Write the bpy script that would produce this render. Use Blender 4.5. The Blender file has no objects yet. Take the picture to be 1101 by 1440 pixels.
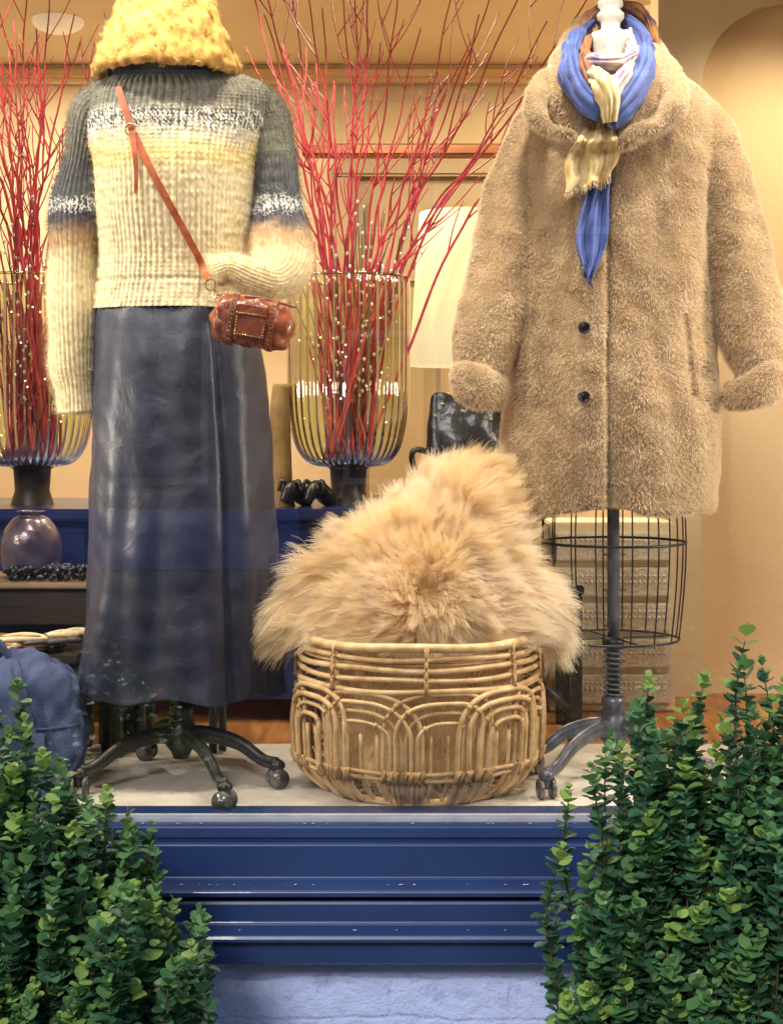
import bpy, bmesh, math, random
import numpy as np
from mathutils import Vector, kdtree
from mathutils.bvhtree import BVHTree
rng=np.random.default_rng(7); random.seed(7)
D=3.2; F=2080.; H=1.5
def W(px,py,y=0.):
    s=(y+D)/F; return np.array([(px-550.5)*s, y, H-(py-600)*s])
def S(y=0.): return (y+D)/F
def lin(r,g,b):
    f=lambda c:(c/255/12.92) if c/255<=.04045 else ((c/255+.055)/1.055)**2.4
    return (f(r),f(g),f(b),1)
scene=bpy.context.scene
def link(o,parent=None):
    scene.collection.objects.link(o)
    if parent: o.parent=parent
    return o
def empty(name):
    return link(bpy.data.objects.new(name,None))
# ------------------------------------------------ materials
def newmat(name):
    m=bpy.data.materials.new(name); m.use_nodes=True
    nt=m.node_tree; b=nt.nodes['Principled BSDF']; return m,nt,b
def mat(name,c1,c2=None,rough=.6,scale=8,bump=0.,bscale=None,metal=0.,spec=.5,sheen=0.,coat=0.,stretch=(1,1,1),emis=None,estr=0.,detail=6,alpha=1.):
    m,nt,b=newmat(name); N=nt.nodes; L=nt.links
    tc=N.new('ShaderNodeTexCoord'); mp=N.new('ShaderNodeMapping'); mp.inputs['Scale'].default_value=stretch
    L.new(tc.outputs['Object'],mp.inputs['Vector'])
    nz=N.new('ShaderNodeTexNoise'); nz.inputs['Scale'].default_value=scale; nz.inputs['Detail'].default_value=detail
    L.new(mp.outputs[0],nz.inputs['Vector'])
    if c2 is None: c2=tuple(x*.8 for x in c1[:3])+(1,)
    cr=N.new('ShaderNodeValToRGB'); cr.color_ramp.elements[0].position=.35; cr.color_ramp.elements[1].position=.65
    cr.color_ramp.elements[0].color=c2; cr.color_ramp.elements[1].color=c1
    L.new(nz.outputs['Fac'],cr.inputs[0]); L.new(cr.outputs[0],b.inputs['Base Color'])
    b.inputs['Roughness'].default_value=rough; b.inputs['Metallic'].default_value=metal
    b.inputs['Specular IOR Level'].default_value=spec; b.inputs['Sheen Weight'].default_value=sheen
    b.inputs['Coat Weight'].default_value=coat
    if emis: b.inputs['Emission Color'].default_value=emis; b.inputs['Emission Strength'].default_value=estr
    if bump:
        n2=N.new('ShaderNodeTexNoise'); n2.inputs['Scale'].default_value=bscale or scale*4; n2.inputs['Detail'].default_value=8
        L.new(mp.outputs[0],n2.inputs['Vector'])
        bp=N.new('ShaderNodeBump'); bp.inputs['Strength'].default_value=1; bp.inputs['Distance'].default_value=bump
        L.new(n2.outputs['Fac'],bp.inputs['Height']); L.new(bp.outputs[0],b.inputs['Normal'])
    return m
def attrmat(name,rough=.9,sheen=.3,bump=.0008,spec=.2):
    m,nt,b=newmat(name); a=nt.nodes.new('ShaderNodeAttribute'); a.attribute_name='Col'
    nt.links.new(a.outputs['Color'],b.inputs['Base Color']); b.inputs['Roughness'].default_value=rough
    b.inputs['Sheen Weight'].default_value=sheen; b.inputs['Specular IOR Level'].default_value=spec
    tc=nt.nodes.new('ShaderNodeTexCoord')
    n2=nt.nodes.new('ShaderNodeTexNoise'); n2.inputs['Scale'].default_value=600
    nt.links.new(tc.outputs['Object'],n2.inputs['Vector'])
    bp=nt.nodes.new('ShaderNodeBump'); bp.inputs['Distance'].default_value=bump
    nt.links.new(n2.outputs['Fac'],bp.inputs['Height']); nt.links.new(bp.outputs[0],b.inputs['Normal'])
    return m
def hairout(m,colsock,tl=.38):
    nt=m.node_tree; N=nt.nodes; L=nt.links
    d=N.new('ShaderNodeBsdfDiffuse'); t=N.new('ShaderNodeBsdfTranslucent'); mx=N.new('ShaderNodeMixShader'); mx.inputs[0].default_value=tl
    L.new(colsock,d.inputs[0]); L.new(colsock,t.inputs[0]); L.new(d.outputs[0],mx.inputs[1]); L.new(t.outputs[0],mx.inputs[2])
    g=N.new('ShaderNodeBsdfHair'); g.inputs['RoughnessU'].default_value=.35; g.inputs['RoughnessV'].default_value=.6; L.new(colsock,g.inputs['Color'])
    m2=N.new('ShaderNodeMixShader'); m2.inputs[0].default_value=.22; L.new(mx.outputs[0],m2.inputs[1]); L.new(g.outputs[0],m2.inputs[2])
    L.new(m2.outputs[0],N['Material Output'].inputs['Surface'])
def hairmat(name,root,tip,alt,nscale=5.,tl=.38):
    m=bpy.data.materials.new(name); m.use_nodes=True; nt=m.node_tree; N=nt.nodes; L=nt.links
    N.remove(N['Principled BSDF'])
    hi=N.new('ShaderNodeHairInfo'); mx=N.new('ShaderNodeMix'); mx.data_type='RGBA'
    L.new(hi.outputs['Intercept'],mx.inputs[0]); mx.inputs[6].default_value=root; mx.inputs[7].default_value=tip
    tc=N.new('ShaderNodeTexCoord'); nz=N.new('ShaderNodeTexNoise'); nz.inputs['Scale'].default_value=nscale
    L.new(tc.outputs['Object'],nz.inputs['Vector'])
    cr=N.new('ShaderNodeMapRange'); cr.inputs[1].default_value=.4; cr.inputs[2].default_value=.62; cr.inputs[4].default_value=.8
    L.new(nz.outputs['Fac'],cr.inputs[0])
    m2=N.new('ShaderNodeMix'); m2.data_type='RGBA'; L.new(cr.outputs[0],m2.inputs[0])
    L.new(mx.outputs[2],m2.inputs[6]); m2.inputs[7].default_value=alt
    hairout(m,m2.outputs[2],tl); return m
def hairattr(name):
    m=bpy.data.materials.new(name); m.use_nodes=True; N=m.node_tree.nodes; N.remove(N['Principled BSDF'])
    a=N.new('ShaderNodeAttribute'); a.attribute_name='Col'; hairout(m,a.outputs['Color']); return m
# ------------------------------------------------ mesh helpers
def mk(name,V,Fc,m=None,parent=None,smooth=True,col=None):
    me=bpy.data.meshes.new(name)
    V=np.asarray(V,float).reshape(-1,3)
    me.from_pydata(V.tolist(),[],Fc if isinstance(Fc,list) else Fc.tolist()); me.update()
    if smooth: me.polygons.foreach_set('use_smooth',[True]*len(me.polygons))
    if m: me.materials.append(m)
    if col is not None:
        a=me.color_attributes.new('Col','FLOAT_COLOR','POINT')
        c=np.ones((len(V),4)); c[:,:3]=col; a.data.foreach_set('color',c.ravel())
    return link(bpy.data.objects.new(name,me),parent)
def gridf(nr,nc,closed=True):
    i=np.arange(nr-1)[:,None]; j=np.arange(nc if closed else nc-1)[None,:]
    j2=(j+1)%nc
    return np.stack([i*nc+j+0*i,i*nc+j2+0*i,(i+1)*nc+j2,(i+1)*nc+j+0*i],-1).reshape(-1,4)
def merge(parts):
    Vs=[];Fs=[];o=0
    for V,Fc in parts:
        V=np.asarray(V).reshape(-1,3); Vs.append(V); Fs+= [[k+o for k in f] for f in (Fc if isinstance(Fc,list) else Fc.tolist())]; o+=len(V)
    return np.concatenate(Vs),Fs
def cat(P,n):
    P=np.asarray(P,float); k=len(P); out=[]
    Q=np.vstack([2*P[0]-P[1],P,2*P[-1]-P[-2]])
    for t in np.linspace(0,k-1,n):
        i=min(int(t),k-2); u=t-i; a,b,c,d=Q[i:i+4]
        out.append(.5*((2*b)+(-a+c)*u+(2*a-5*b+4*c-d)*u*u+(-a+3*b-3*c+d)*u**3))
    return np.array(out)
def nrm(v): return v/np.maximum(np.linalg.norm(v,axis=-1,keepdims=True),1e-9)
def frames(P,ref=None):
    T=nrm(np.gradient(P,axis=0)); 
    if ref is None: ref=np.array([0,0,1.]) if abs(T[0,2])<.9 else np.array([0,1.,0])
    n=np.asarray(ref,float); Ns=[]
    for t in T:
        n=n-t*np.dot(n,t); n=n/max(np.linalg.norm(n),1e-9); Ns.append(n)
    Ns=np.array(Ns); return T,Ns,np.cross(T,Ns)
def tubeV(P,R,seg=8,R2=None,ref=None):
    P=np.asarray(P,float); n=len(P); R=np.broadcast_to(np.asarray(R,float),(n,)); R2=R if R2 is None else np.broadcast_to(R2,(n,))
    T,N,B=frames(P,ref); th=np.linspace(0,2*np.pi,seg,endpoint=False)
    return P[:,None]+N[:,None]*(R[:,None]*np.cos(th))[...,None]+B[:,None]*(R2[:,None]*np.sin(th))[...,None]
def tube(P,R,seg=8,R2=None,ref=None):
    G=tubeV(P,R,seg,R2,ref); n=len(G); Fc=gridf(n,seg).tolist()
    Fc.append(list(range(seg))[::-1]); Fc.append([(n-1)*seg+k for k in range(seg)])
    return G.reshape(-1,3),Fc
def ctube(P,R,seg=8):   # closed ring
    P=np.asarray(P); n=len(P); Pe=np.vstack([P[-1],P,P[0]]); T,N,B=frames(Pe,np.array([0,0,1.])); 
    th=np.linspace(0,2*np.pi,seg,endpoint=False)
    G=(Pe[:,None]+N[:,None]*(R*np.cos(th))[None,:,None]+B[:,None]*(R*np.sin(th))[None,:,None])[1:-1]
    Fc=gridf(n,seg).tolist(); Fc+=[[(n-1)*seg+j,(n-1)*seg+(j+1)%seg,(j+1)%seg,j] for j in range(seg)]
    return G.reshape(-1,3),Fc
def lathe(prof,c,seg=48,rib=None,sx=1,sy=1):
    prof=np.asarray(prof,float); th=np.linspace(0,2*np.pi,seg,endpoint=False)
    r=prof[:,0][:,None]*np.ones(seg)
    if rib: r=r+rib[1]*np.cos(rib[0]*th)[None]*(prof[:,0][:,None]>.03)
    V=np.stack([c[0]+r*np.cos(th)*sx,c[1]+r*np.sin(th)*sy,c[2]+prof[:,1][:,None]+0*r],-1)
    return V.reshape(-1,3),gridf(len(prof),seg).tolist()
def box(name,x0,x1,y0,y1,z0,z1,m,parent=None,bev=.004,rot=None):
    bm=bmesh.new(); bmesh.ops.create_cube(bm,size=1)
    for v in bm.verts: v.co=Vector(((x1-x0)*v.co.x,(y1-y0)*v.co.y,(z1-z0)*v.co.z))
    if bev: bmesh.ops.bevel(bm,geom=list(bm.edges),offset=bev,segments=2,affect='EDGES')
    me=bpy.data.meshes.new(name); bm.to_mesh(me); bm.free(); me.materials.append(m)
    o=link(bpy.data.objects.new(name,me),parent); o.location=((x0+x1)/2,(y0+y1)/2,(z0+z1)/2)
    if rot: o.rotation_euler=rot
    return o
def loft(rows,nr,nt,yc,p=.85,caps=False):
    """rows: (py,pxL,pxR,half depth) silhouette stations measured at depth yc"""
    R=cat(np.array(rows,float),nr); s=S(yc); th=np.linspace(0,2*np.pi,nt,endpoint=False)
    cx=((R[:,1]+R[:,2])/2-550.5)*s; hw=(R[:,2]-R[:,1])/2*s; z=H-(R[:,0]-600)*s
    c=np.sign(np.cos(th))*np.abs(np.cos(th))**p; sn=np.sign(np.sin(th))*np.abs(np.sin(th))**p
    return np.stack([cx[:,None]+hw[:,None]*c,yc+R[:,3][:,None]*sn,z[:,None]+0*c],-1)
def gnorm(G):
    du=np.roll(G,-1,1)-np.roll(G,1,1); dv=np.gradient(G,axis=0); n=nrm(np.cross(du,dv))
    c=G.mean(1,keepdims=True); 
    if np.sum(n*(G-c))<0: n=-n
    return n
def sn(P,scale,seed=0,k=7):
    r=np.random.default_rng(seed); out=0
    for i in range(k):
        d=nrm(r.normal(size=3))*scale*(.6+r.random()*1.1); out=out+np.sin(P@d*6.283+r.random()*6.28)
    return out/math.sqrt(k)
def capped(G):
    n,m=G.shape[:2]; Fc=gridf(n,m).tolist(); Fc.append(list(range(m))[::-1]); Fc.append([(n-1)*m+k for k in range(m)])
    return G.reshape(-1,3),Fc
def apply_mods(o):
    dg=bpy.context.evaluated_depsgraph_get(); me=bpy.data.meshes.new_from_object(o.evaluated_get(dg)); o.modifiers.clear(); o.data=me; return o
def remesh(o,vox=.008,sm=4):
    m=o.modifiers.new('r','REMESH'); m.mode='VOXEL'; m.voxel_size=vox
    if sm: s=o.modifiers.new('s','SMOOTH'); s.iterations=sm; s.factor=.6
    apply_mods(o); o.data.polygons.foreach_set('use_smooth',[True]*len(o.data.polygons)); return o
def getV(o):
    a=np.empty(len(o.data.vertices)*3); o.data.vertices.foreach_get('co',a); return a.reshape(-1,3)
def setV(o,V): o.data.vertices.foreach_set('co',V.ravel()); o.data.update()
def getN(o):
    a=np.empty(len(o.data.vertices)*3); o.data.vertices.foreach_get('normal',a); return a.reshape(-1,3)
CAM=np.array([0,-D,H])
def bvh(*obs):
    parts=[]
    for o in obs: parts.append((getV(o),[list(p.vertices) for p in o.data.polygons]))
    V,Fc=merge(parts); return BVHTree.FromPolygons(V.tolist(),Fc)
def surf(b,px,py,off=.004,fb=-.15):
    d=nrm(W(px,py,0)-CAM); h=b.ray_cast(Vector(CAM),Vector(d))
    if h[0] is None: return W(px,py,fb)
    return np.array(h[0])-d*off
def fur(name,src,n,length,dirfn,rad,m,parent,K=5,clumps=0,clump=.5,jit=.2,grav=.0,wave=0.,mask=None,colfn=None,lenvar=.4,lenfn=None):
    me=src.data; me.calc_loop_triangles()
    V=getV(src); Nn=getN(src); T=np.empty(len(me.loop_triangles)*3,dtype=np.int32); me.loop_triangles.foreach_get('vertices',T); T=T.reshape(-1,3)
    A,B,C=V[T[:,0]],V[T[:,1]],V[T[:,2]]; fn=np.cross(B-A,C-A); ar=np.linalg.norm(fn,axis=1)
    if mask is not None: ar=ar*mask((A+B+C)/3,nrm(fn))
    idx=rng.choice(len(T),n,p=ar/ar.sum()); u=rng.random(n);v=rng.random(n); k=u+v>1; u[k]=1-u[k]; v[k]=1-v[k]
    P=A[idx]+(B-A)[idx]*u[:,None]+(C-A)[idx]*v[:,None]
    N=nrm(Nn[T[idx,0]]*(1-u-v)[:,None]+Nn[T[idx,1]]*u[:,None]+Nn[T[idx,2]]*v[:,None])
    d=nrm(dirfn(P,N)+rng.normal(size=(n,3))*jit); L=length*(1+lenvar*(rng.random(n)-.5)*2)
    if lenfn is not None: L=L*lenfn(P,N)
    t=np.linspace(0,1,K)
    Q=P[:,None]+d[:,None]*(L[:,None]*t)[...,None]; Q[...,2]-=grav*(L[:,None]*t**2)
    if wave:
        ph=sn(P,6,3)*3+rng.normal(size=n)*.6; sd=nrm(np.cross(d,N))
        Q+=sd[:,None]*(wave*np.sin(t*7+ph[:,None])*t)[...,None]+N[:,None]*(wave*.7*np.cos(t*6+2*ph[:,None])*t)[...,None]
    if clumps:
        ci=rng.choice(n,clumps,replace=False); kd=kdtree.KDTree(clumps)
        for a,i in enumerate(ci): kd.insert(P[i].tolist(),a)
        kd.balance(); near=np.array([kd.find(p)[1] for p in P.tolist()]); g=Q[ci[near]]
        cl=clump*rng.uniform(.3,1,n)
        Q+=(g-Q)*(cl[:,None]*t**1.3)[...,None]
    hc=bpy.data.hair_curves.new(name); hc.add_curves([K]*n)
    hc.position_data.foreach_set('vector',Q.ravel().astype(np.float32))
    ra=hc.attributes.get('radius') or hc.attributes.new('radius','FLOAT','POINT')
    ra.data.foreach_set('value',np.broadcast_to(rad*(1-.75*t),(n,K)).ravel().astype(np.float32))
    if colfn is not None:
        c=np.ones((n,4)); c[:,:3]=colfn(P); a=hc.attributes.new('Col','FLOAT_COLOR','CURVE'); a.data.foreach_set('color',c.ravel().astype(np.float32))
    hc.materials.append(m); return link(bpy.data.objects.new(name,hc),parent)
def ribbon(P,w,thick,nvec=(0,-1,0)):
    P=np.asarray(P); w=np.broadcast_to(w,(len(P),)); T=nrm(np.gradient(P,axis=0)); nv=np.broadcast_to(np.asarray(nvec,float),P.shape)
    Sd=nrm(np.cross(T,nv)); nn=nrm(np.cross(Sd,T)); h=thick/2
    G=np.stack([P+Sd*w[:,None]/2-nn*h,P+Sd*w[:,None]/2+nn*h,P-Sd*w[:,None]/2+nn*h,P-Sd*w[:,None]/2-nn*h],1)
    return capped(G)
def ball(c,r,seg=10,sc=(1,1,1)):
    a=np.linspace(0,np.pi,seg//2+2); th=np.linspace(0,2*np.pi,seg,endpoint=False)
    V=np.stack([np.sin(a)[:,None]*np.cos(th)*sc[0],np.sin(a)[:,None]*np.sin(th)*sc[1],np.cos(a)[:,None]*sc[2]+0*th],-1)*r+np.asarray(c)
    return V.reshape(-1,3),gridf(len(a),seg).tolist()

# ------------------------------------------------ materials set
M_navy=mat('navy_gloss_paint',lin(36,58,104),lin(29,48,91),rough=.38,scale=3,bump=.0006,bscale=20,coat=.2)
M_cream=mat('cream_plaster',lin(226,208,172),lin(218,200,162),rough=.8,scale=2,bump=.001,bscale=60)
M_peach=mat('peach_plaster',lin(236,208,164),lin(230,200,154),rough=.8,scale=2,bump=.001,bscale=60)
M_ceil=mat('ceiling_paint',lin(230,220,190),rough=.8,scale=1)
M_white=mat('white_painted_board',lin(226,220,208),lin(196,188,174),rough=.4,scale=9,bump=.001,bscale=30)
M_woodf=mat('oak_floor',lin(178,122,70),lin(140,90,48),rough=.4,scale=6,stretch=(8,1,1))
M_black=mat('black_iron',lin(32,32,35),lin(20,20,22),rough=.38,scale=40,bump=.0006,bscale=90,spec=.6)
M_greyiron=mat('grey_iron',lin(104,108,120),lin(74,78,88),rough=.35,scale=30,metal=.3)
M_darkw=mat('dark_wood',lin(52,40,34),lin(32,26,24),rough=.45,scale=20,stretch=(1,1,8))
M_door=mat('door_paint',lin(168,150,114),lin(156,138,102),rough=.6,scale=3)
M_rail=mat('oak_rail',lin(150,90,44),lin(110,64,32),rough=.6,scale=20,stretch=(.2,1,1))

# ------------------------------------------------ shop building
shop=empty('shop_building')
zf=.75
def brickmat(name,c1,c2,mo,dirt,fac=.5,bd=.006):
    m,nt,b=newmat(name); N=nt.nodes; L=nt.links
    tc=N.new('ShaderNodeTexCoord'); mp=N.new('ShaderNodeMapping'); mp.inputs['Rotation'].default_value=(math.radians(90),0,0)
    L.new(tc.outputs['Object'],mp.inputs[0])
    nd=N.new('ShaderNodeTexNoise'); nd.inputs['Scale'].default_value=9; nd.inputs['Detail'].default_value=5; L.new(mp.outputs[0],nd.inputs['Vector'])
    mxv=N.new('ShaderNodeMix'); mxv.data_type='RGBA'; mxv.blend_type='LINEAR_LIGHT'; mxv.inputs[0].default_value=.02
    L.new(mp.outputs[0],mxv.inputs[6]); L.new(nd.outputs['Color'],mxv.inputs[7])
    br=N.new('ShaderNodeTexBrick'); br.inputs['Scale'].default_value=1; br.inputs['Brick Width'].default_value=.225; br.inputs['Row Height'].default_value=.078
    br.inputs['Mortar Size'].default_value=.007; br.inputs['Mortar Smooth'].default_value=1; L.new(mxv.outputs[2],br.inputs['Vector'])
    br.inputs['Color1'].default_value=c1; br.inputs['Color2'].default_value=c2; br.inputs['Mortar'].default_value=mo
    n1=N.new('ShaderNodeTexNoise'); n1.inputs['Scale'].default_value=24; n1.inputs['Detail'].default_value=9; n1.inputs['Roughness'].default_value=.65; L.new(mp.outputs[0],n1.inputs['Vector'])
    cr=N.new('ShaderNodeValToRGB'); cr.color_ramp.elements[0].position=.28; cr.color_ramp.elements[0].color=dirt; cr.color_ramp.elements[1].position=.45; cr.color_ramp.elements[1].color=(1,1,1,1)
    L.new(n1.outputs['Fac'],cr.inputs[0]); mu=N.new('ShaderNodeMix'); mu.data_type='RGBA'; mu.blend_type='MULTIPLY'; mu.inputs[0].default_value=.7
    L.new(br.outputs['Color'],mu.inputs[6]); L.new(cr.outputs[0],mu.inputs[7]); L.new(mu.outputs[2],b.inputs['Base Color'])
    ad=N.new('ShaderNodeMath'); ad.operation='MULTIPLY_ADD'; L.new(br.outputs['Fac'],ad.inputs[0]); ad.inputs[1].default_value=-fac
    L.new(n1.outputs['Fac'],ad.inputs[2]); bp=N.new('ShaderNodeBump'); bp.inputs['Distance'].default_value=bd; L.new(ad.outputs[0],bp.inputs['Height']); L.new(bp.outputs[0],b.inputs['Normal'])
    b.inputs['Roughness'].default_value=.6; return m
M_brick=brickmat('sky_tinted_white_brick',lin(190,205,250),lin(186,201,247),lin(184,198,244),lin(175,180,205),.13,.012)  # white brick with the blue of the skylight put into its colour
box('brick_plinth',-6,6,-.42,-.2,-.05,.513,M_brick,shop,0)
box('facade_upper',-6,6,-.45,-.2,2.95,6.5,M_brick,shop,0)
box('facade_side',-6,-1.75,-.42,-.2,.513,2.95,M_brick,shop,0)
box('facade_side_2',1.75,6,-.42,-.2,.513,2.95,M_brick,shop,0)
for i,(a,b_) in enumerate([(-1.75,-1.62),(1.62,1.75)]): box('window_jamb_%d'%i,a,b_,-.47,-.3,.77,2.94,M_navy,shop,.006)
box('window_head',-1.62,1.62,-.47,-.3,2.78,2.94,M_navy,shop,.006)
prof=[(-.30,.757),(-.432,.757),(-.438,.752),(-.440,.733),(-.434,.728),(-.450,.726),(-.454,.722),(-.454,.664),(-.458,.660),(-.484,.650),(-.488,.645),(-.488,.637),(-.462,.634),(-.460,.628),(-.474,.625),(-.476,.620),(-.476,.588),(-.480,.583),(-.504,.572),(-.507,.566),(-.507,.560),(-.490,.556),(-.488,.516),(-.482,.512),(-.30,.512)]
pr=np.array(prof); xs=np.array([-1.9,1.9]); G=np.stack([np.stack([np.full(len(pr),x),pr[:,0],pr[:,1]],-1) for x in xs])
V=G.reshape(-1,3); n=len(pr); Fc=[[k,(k+1)%n,n+(k+1)%n,n+k] for k in range(n)]+[list(range(n))[::-1],list(range(n,2*n))]
o=mk('window_sill',V,Fc,M_navy,shop,smooth=False); bv=o.modifiers.new('b','BEVEL'); bv.width=.0015; bv.segments=2; bv.limit_method='ANGLE'
ps=[]
for k in range(90):
    z_,y_=[(.6555,-.4735),(.5785,-.4935),(.7575,-.433)][k%3]; ps.append(ball((rng.uniform(-1,1),y_,z_+.0005),rng.uniform(.0008,.0026),6,(1.4,1,.3)))
V,Fc=merge(ps); mk('paint_chips',V,Fc,mat('chip_white',lin(190,196,214),rough=.8),shop)
box('glazing_bead',-1.7,1.7,-.426,-.398,.7572,.768,mat('zinc_bead',lin(180,182,194),rough=.4,metal=.2,scale=20),shop,.002)
box('display_floor',-1.75,1.75,-.398,.30,.70,zf,M_white,shop,.002)
box('shop_floor',-2.4,2.4,.30,2.8,.66,.742,M_woodf,shop,.0)
box('back_wall',-2.4,2.4,2.7,2.8,.6,3.1,M_cream,shop,0)
box('side_wall',-2.4,-2.3,-.2,2.7,.6,3.1,M_cream,shop,0)
box('side_wall_2',2.3,2.4,-.2,2.7,.6,3.1,M_peach,shop,0)
box('ceiling',-2.4,2.4,-.2,2.8,2.93,3.0,M_ceil,shop,0)
box('cornice',-2.3,2.3,2.62,2.698,2.86,2.928,M_cream,shop,.02)
def wx(px,y): return (px-550.5)*S(y)
def wz(py,y): return H-(py-600)*S(y)
yb=2.64
box('door_leaf',wx(500,yb),wx(720,yb),yb,2.699,.75,wz(250,yb),M_door,shop,.003)
for i,(a,b_) in enumerate([(515,600),(615,705)]):
    for j,(c,d) in enumerate([(285,400),(430,700)]):
        box('door_panel_%d%d'%(i,j),wx(a,yb),wx(b_,yb),yb-.02,yb+.01,wz(d,yb),wz(c,yb),M_door,shop,.012)
box('door_frame_top',wx(470,yb),wx(750,yb),yb-.05,yb,wz(250,yb),wz(222,yb),M_door,shop,.01)
box('door_frame_side',wx(470,yb),wx(498,yb),yb-.05,yb,.75,wz(252,yb),M_door,shop,.01)
box('picture_rail',wx(425,1.9),wx(730,1.9),1.88,1.96,wz(219,1.9),wz(205,1.9),M_rail,shop,.006)
box('transom_panel',wx(455,2.6),wx(730,2.6),2.62,2.68,wz(204,2.6),wz(140,2.6),mat('panel_paint',lin(206,186,144),rough=.7,scale=3),shop,.01)
# arched pier on the right
ya=.95; L0=wx(985,ya); r=130*S(ya); cxa=L0+r; zc=wz(130,ya)
arc=[(cxa-r*math.cos(a),zc+r*math.sin(a)) for a in np.linspace(0,math.pi,40)]
xl=wx(925,ya); xr=2.3; top=2.93
hole=[(L0,.74)]+arc+[(cxa+r,.74)]
outer=[(xl,.74)]+[(xl+(xr-xl)*t,top) for t in np.linspace(0,1,40)]+[(xr,.74)]
V=[(x,ya,z) for x,z in hole]+[(x,ya,z) for x,z in outer]+[(x,ya+.05,z) for x,z in hole]+[(x,ya+.05,z) for x,z in outer]
k=len(hole); Fc=[[i,i+1,k+i+1,k+i] for i in range(k-1)]+[[2*k+i,3*k+i,3*k+i+1,2*k+i+1] for i in range(k-1)]+[[i,2*k+i,2*k+i+1,i+1] for i in range(k-1)]+[[k+i,k+i+1,3*k+i+1,3*k+i] for i in range(k-1)]
mk('arched_pier',V,Fc,M_cream,shop,smooth=False)
box('niche_back',xl,2.3,ya+.052,ya+.12,.742,2.925,M_peach,shop,0)
def thin_glass(name,tint,edge,refl=.06,rough=.0,blend=.35):
    m=bpy.data.materials.new(name); m.use_nodes=True; nt=m.node_tree; N=nt.nodes; L=nt.links; N.remove(N['Principled BSDF'])
    tr=N.new('ShaderNodeBsdfTransparent'); gl=N.new('ShaderNodeBsdfGlossy'); gl.inputs['Roughness'].default_value=rough
    lw=N.new('ShaderNodeLayerWeight'); lw.inputs[0].default_value=blend
    mc=N.new('ShaderNodeMix'); mc.data_type='RGBA'; L.new(lw.outputs['Facing'],mc.inputs[0]); mc.inputs[6].default_value=tint; mc.inputs[7].default_value=edge
    L.new(mc.outputs[2],tr.inputs[0]); fr=N.new('ShaderNodeFresnel'); fr.inputs[0].default_value=1.45
    mr=N.new('ShaderNodeMath'); mr.operation='MULTIPLY'; mr.use_clamp=True; L.new(fr.outputs[0],mr.inputs[0]); mr.inputs[1].default_value=refl/.04
    mx=N.new('ShaderNodeMixShader'); L.new(mr.outputs[0],mx.inputs[0]); L.new(tr.outputs[0],mx.inputs[1]); L.new(gl.outputs[0],mx.inputs[2])
    L.new(mx.outputs[0],N['Material Output'].inputs['Surface']); return m
M_pane=thin_glass('window_glass',(.98,.985,.99,1),(.9,.95,.93,1),.15)
mk('window_pane',[(-1.62,-.412,.762),(1.62,-.412,.762),(1.62,-.412,2.79),(-1.62,-.412,2.79)],[[0,1,2,3]],M_pane,shop,smooth=False)

# ------------------------------------------------ street
M_pave=mat('paving_stone',lin(120,118,114),lin(98,96,94),rough=.85,scale=4,bump=.003,bscale=60)
M_road=mat('asphalt',lin(66,66,68),lin(54,54,56),rough=.9,scale=30,bump=.004,bscale=300)
M_ground=mat('ground_dirt',lin(96,92,84),rough=.95,scale=.3)
mk('ground',[(-300,-300,-.16),(300,-300,-.16),(300,300,-.16),(-300,300,-.16)],[[0,1,2,3]],M_ground,smooth=False)
box('pavement',-60,60,-3.6,-.42,-.15,0,M_pave,None,0)
box('kerb',-60,60,-3.75,-3.602,-.15,.005,mat('kerb_stone',lin(140,138,134),rough=.8),None,.01)
mk('road',[(-60,-11,-.12),(60,-11,-.12),(60,-3.75,-.12),(-60,-3.75,-.12)],[[0,1,2,3]],M_road,smooth=False)
hs=empty('brick_house'); M_ob=brickmat('london_brick',lin(104,84,68),lin(86,68,56),lin(130,124,114),lin(90,86,84),.8,.004)
box('pavement_far',-60,60,-13,-11,-.15,0,M_pave,hs,0)
box('wall',-14,14,-13.4,-13,-.15,6.3,M_ob,hs,0); M_og=mat('dark_pane',lin(30,36,46),rough=.1); M_os=mat('sash_white',lin(210,210,206),rough=.5)
for i in range(-5,6):
    for z0,z1 in ((.9,2.5),(3.5,5.2)):
        box('window_%d_%d'%(i,int(z0)),i*2.4-.5,i*2.4+.5,-13.0,-12.94,z0,z1,M_os,hs,.01); box('window_glazing_%d_%d'%(i,int(z0)),i*2.4-.43,i*2.4+.43,-12.95,-12.93,z0+.07,z1-.07,M_og,hs,0)
box('reflection_band',-9,-.95,-12.99,-12.90,.03,.64,mat('blue_reflector',lin(130,165,250),rough=.5),hs,.01)  # added unseen blue band, placed for its reflection in the pane

# ------------------------------------------------ sweater
sweater=empty('striped_knit_sweater')
C_grey=np.array(lin(118,117,104)[:3]);C_navy=np.array(lin(64,67,84)[:3]);C_white=np.array(lin(240,236,226)[:3]);C_cream=np.array(lin(230,215,176)[:3])
C_gold=np.array(lin(228,206,142)[:3]);C_peach=np.array(lin(196,164,124)[:3]);C_pink=np.array(lin(208,200,180)[:3])
def bands(z,stops,spk,P):
    zz=z+.006*sn(P,18,5)+.004*rng.normal(size=len(z)); out=np.zeros((len(z),3))
    for lo,c in stops: 
        k=1/(1+np.exp(-np.clip((zz-lo)/.007,-30,30))); out=out*(1-k[:,None])+c*k[:,None]
    for a,b_,ca,cb in spk:
        k=(zz>a)&(zz<b_); f=(sn(P*np.array([1.6,1,.9]),75,11)+.7*sn(P,150,12))>.1; out[k&f]=ca; out[k&~f]=cb
    return out*(1+.13*sn(P,60,8))[:,None]
def col_torso(P): return np.clip(bands(P[:,2],[(-9,C_cream),(2.045,C_gold),(2.098,C_pink),(2.165,C_grey)],[(2.126,2.166,C_white,C_grey*.65)],P),.01,.95)
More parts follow.
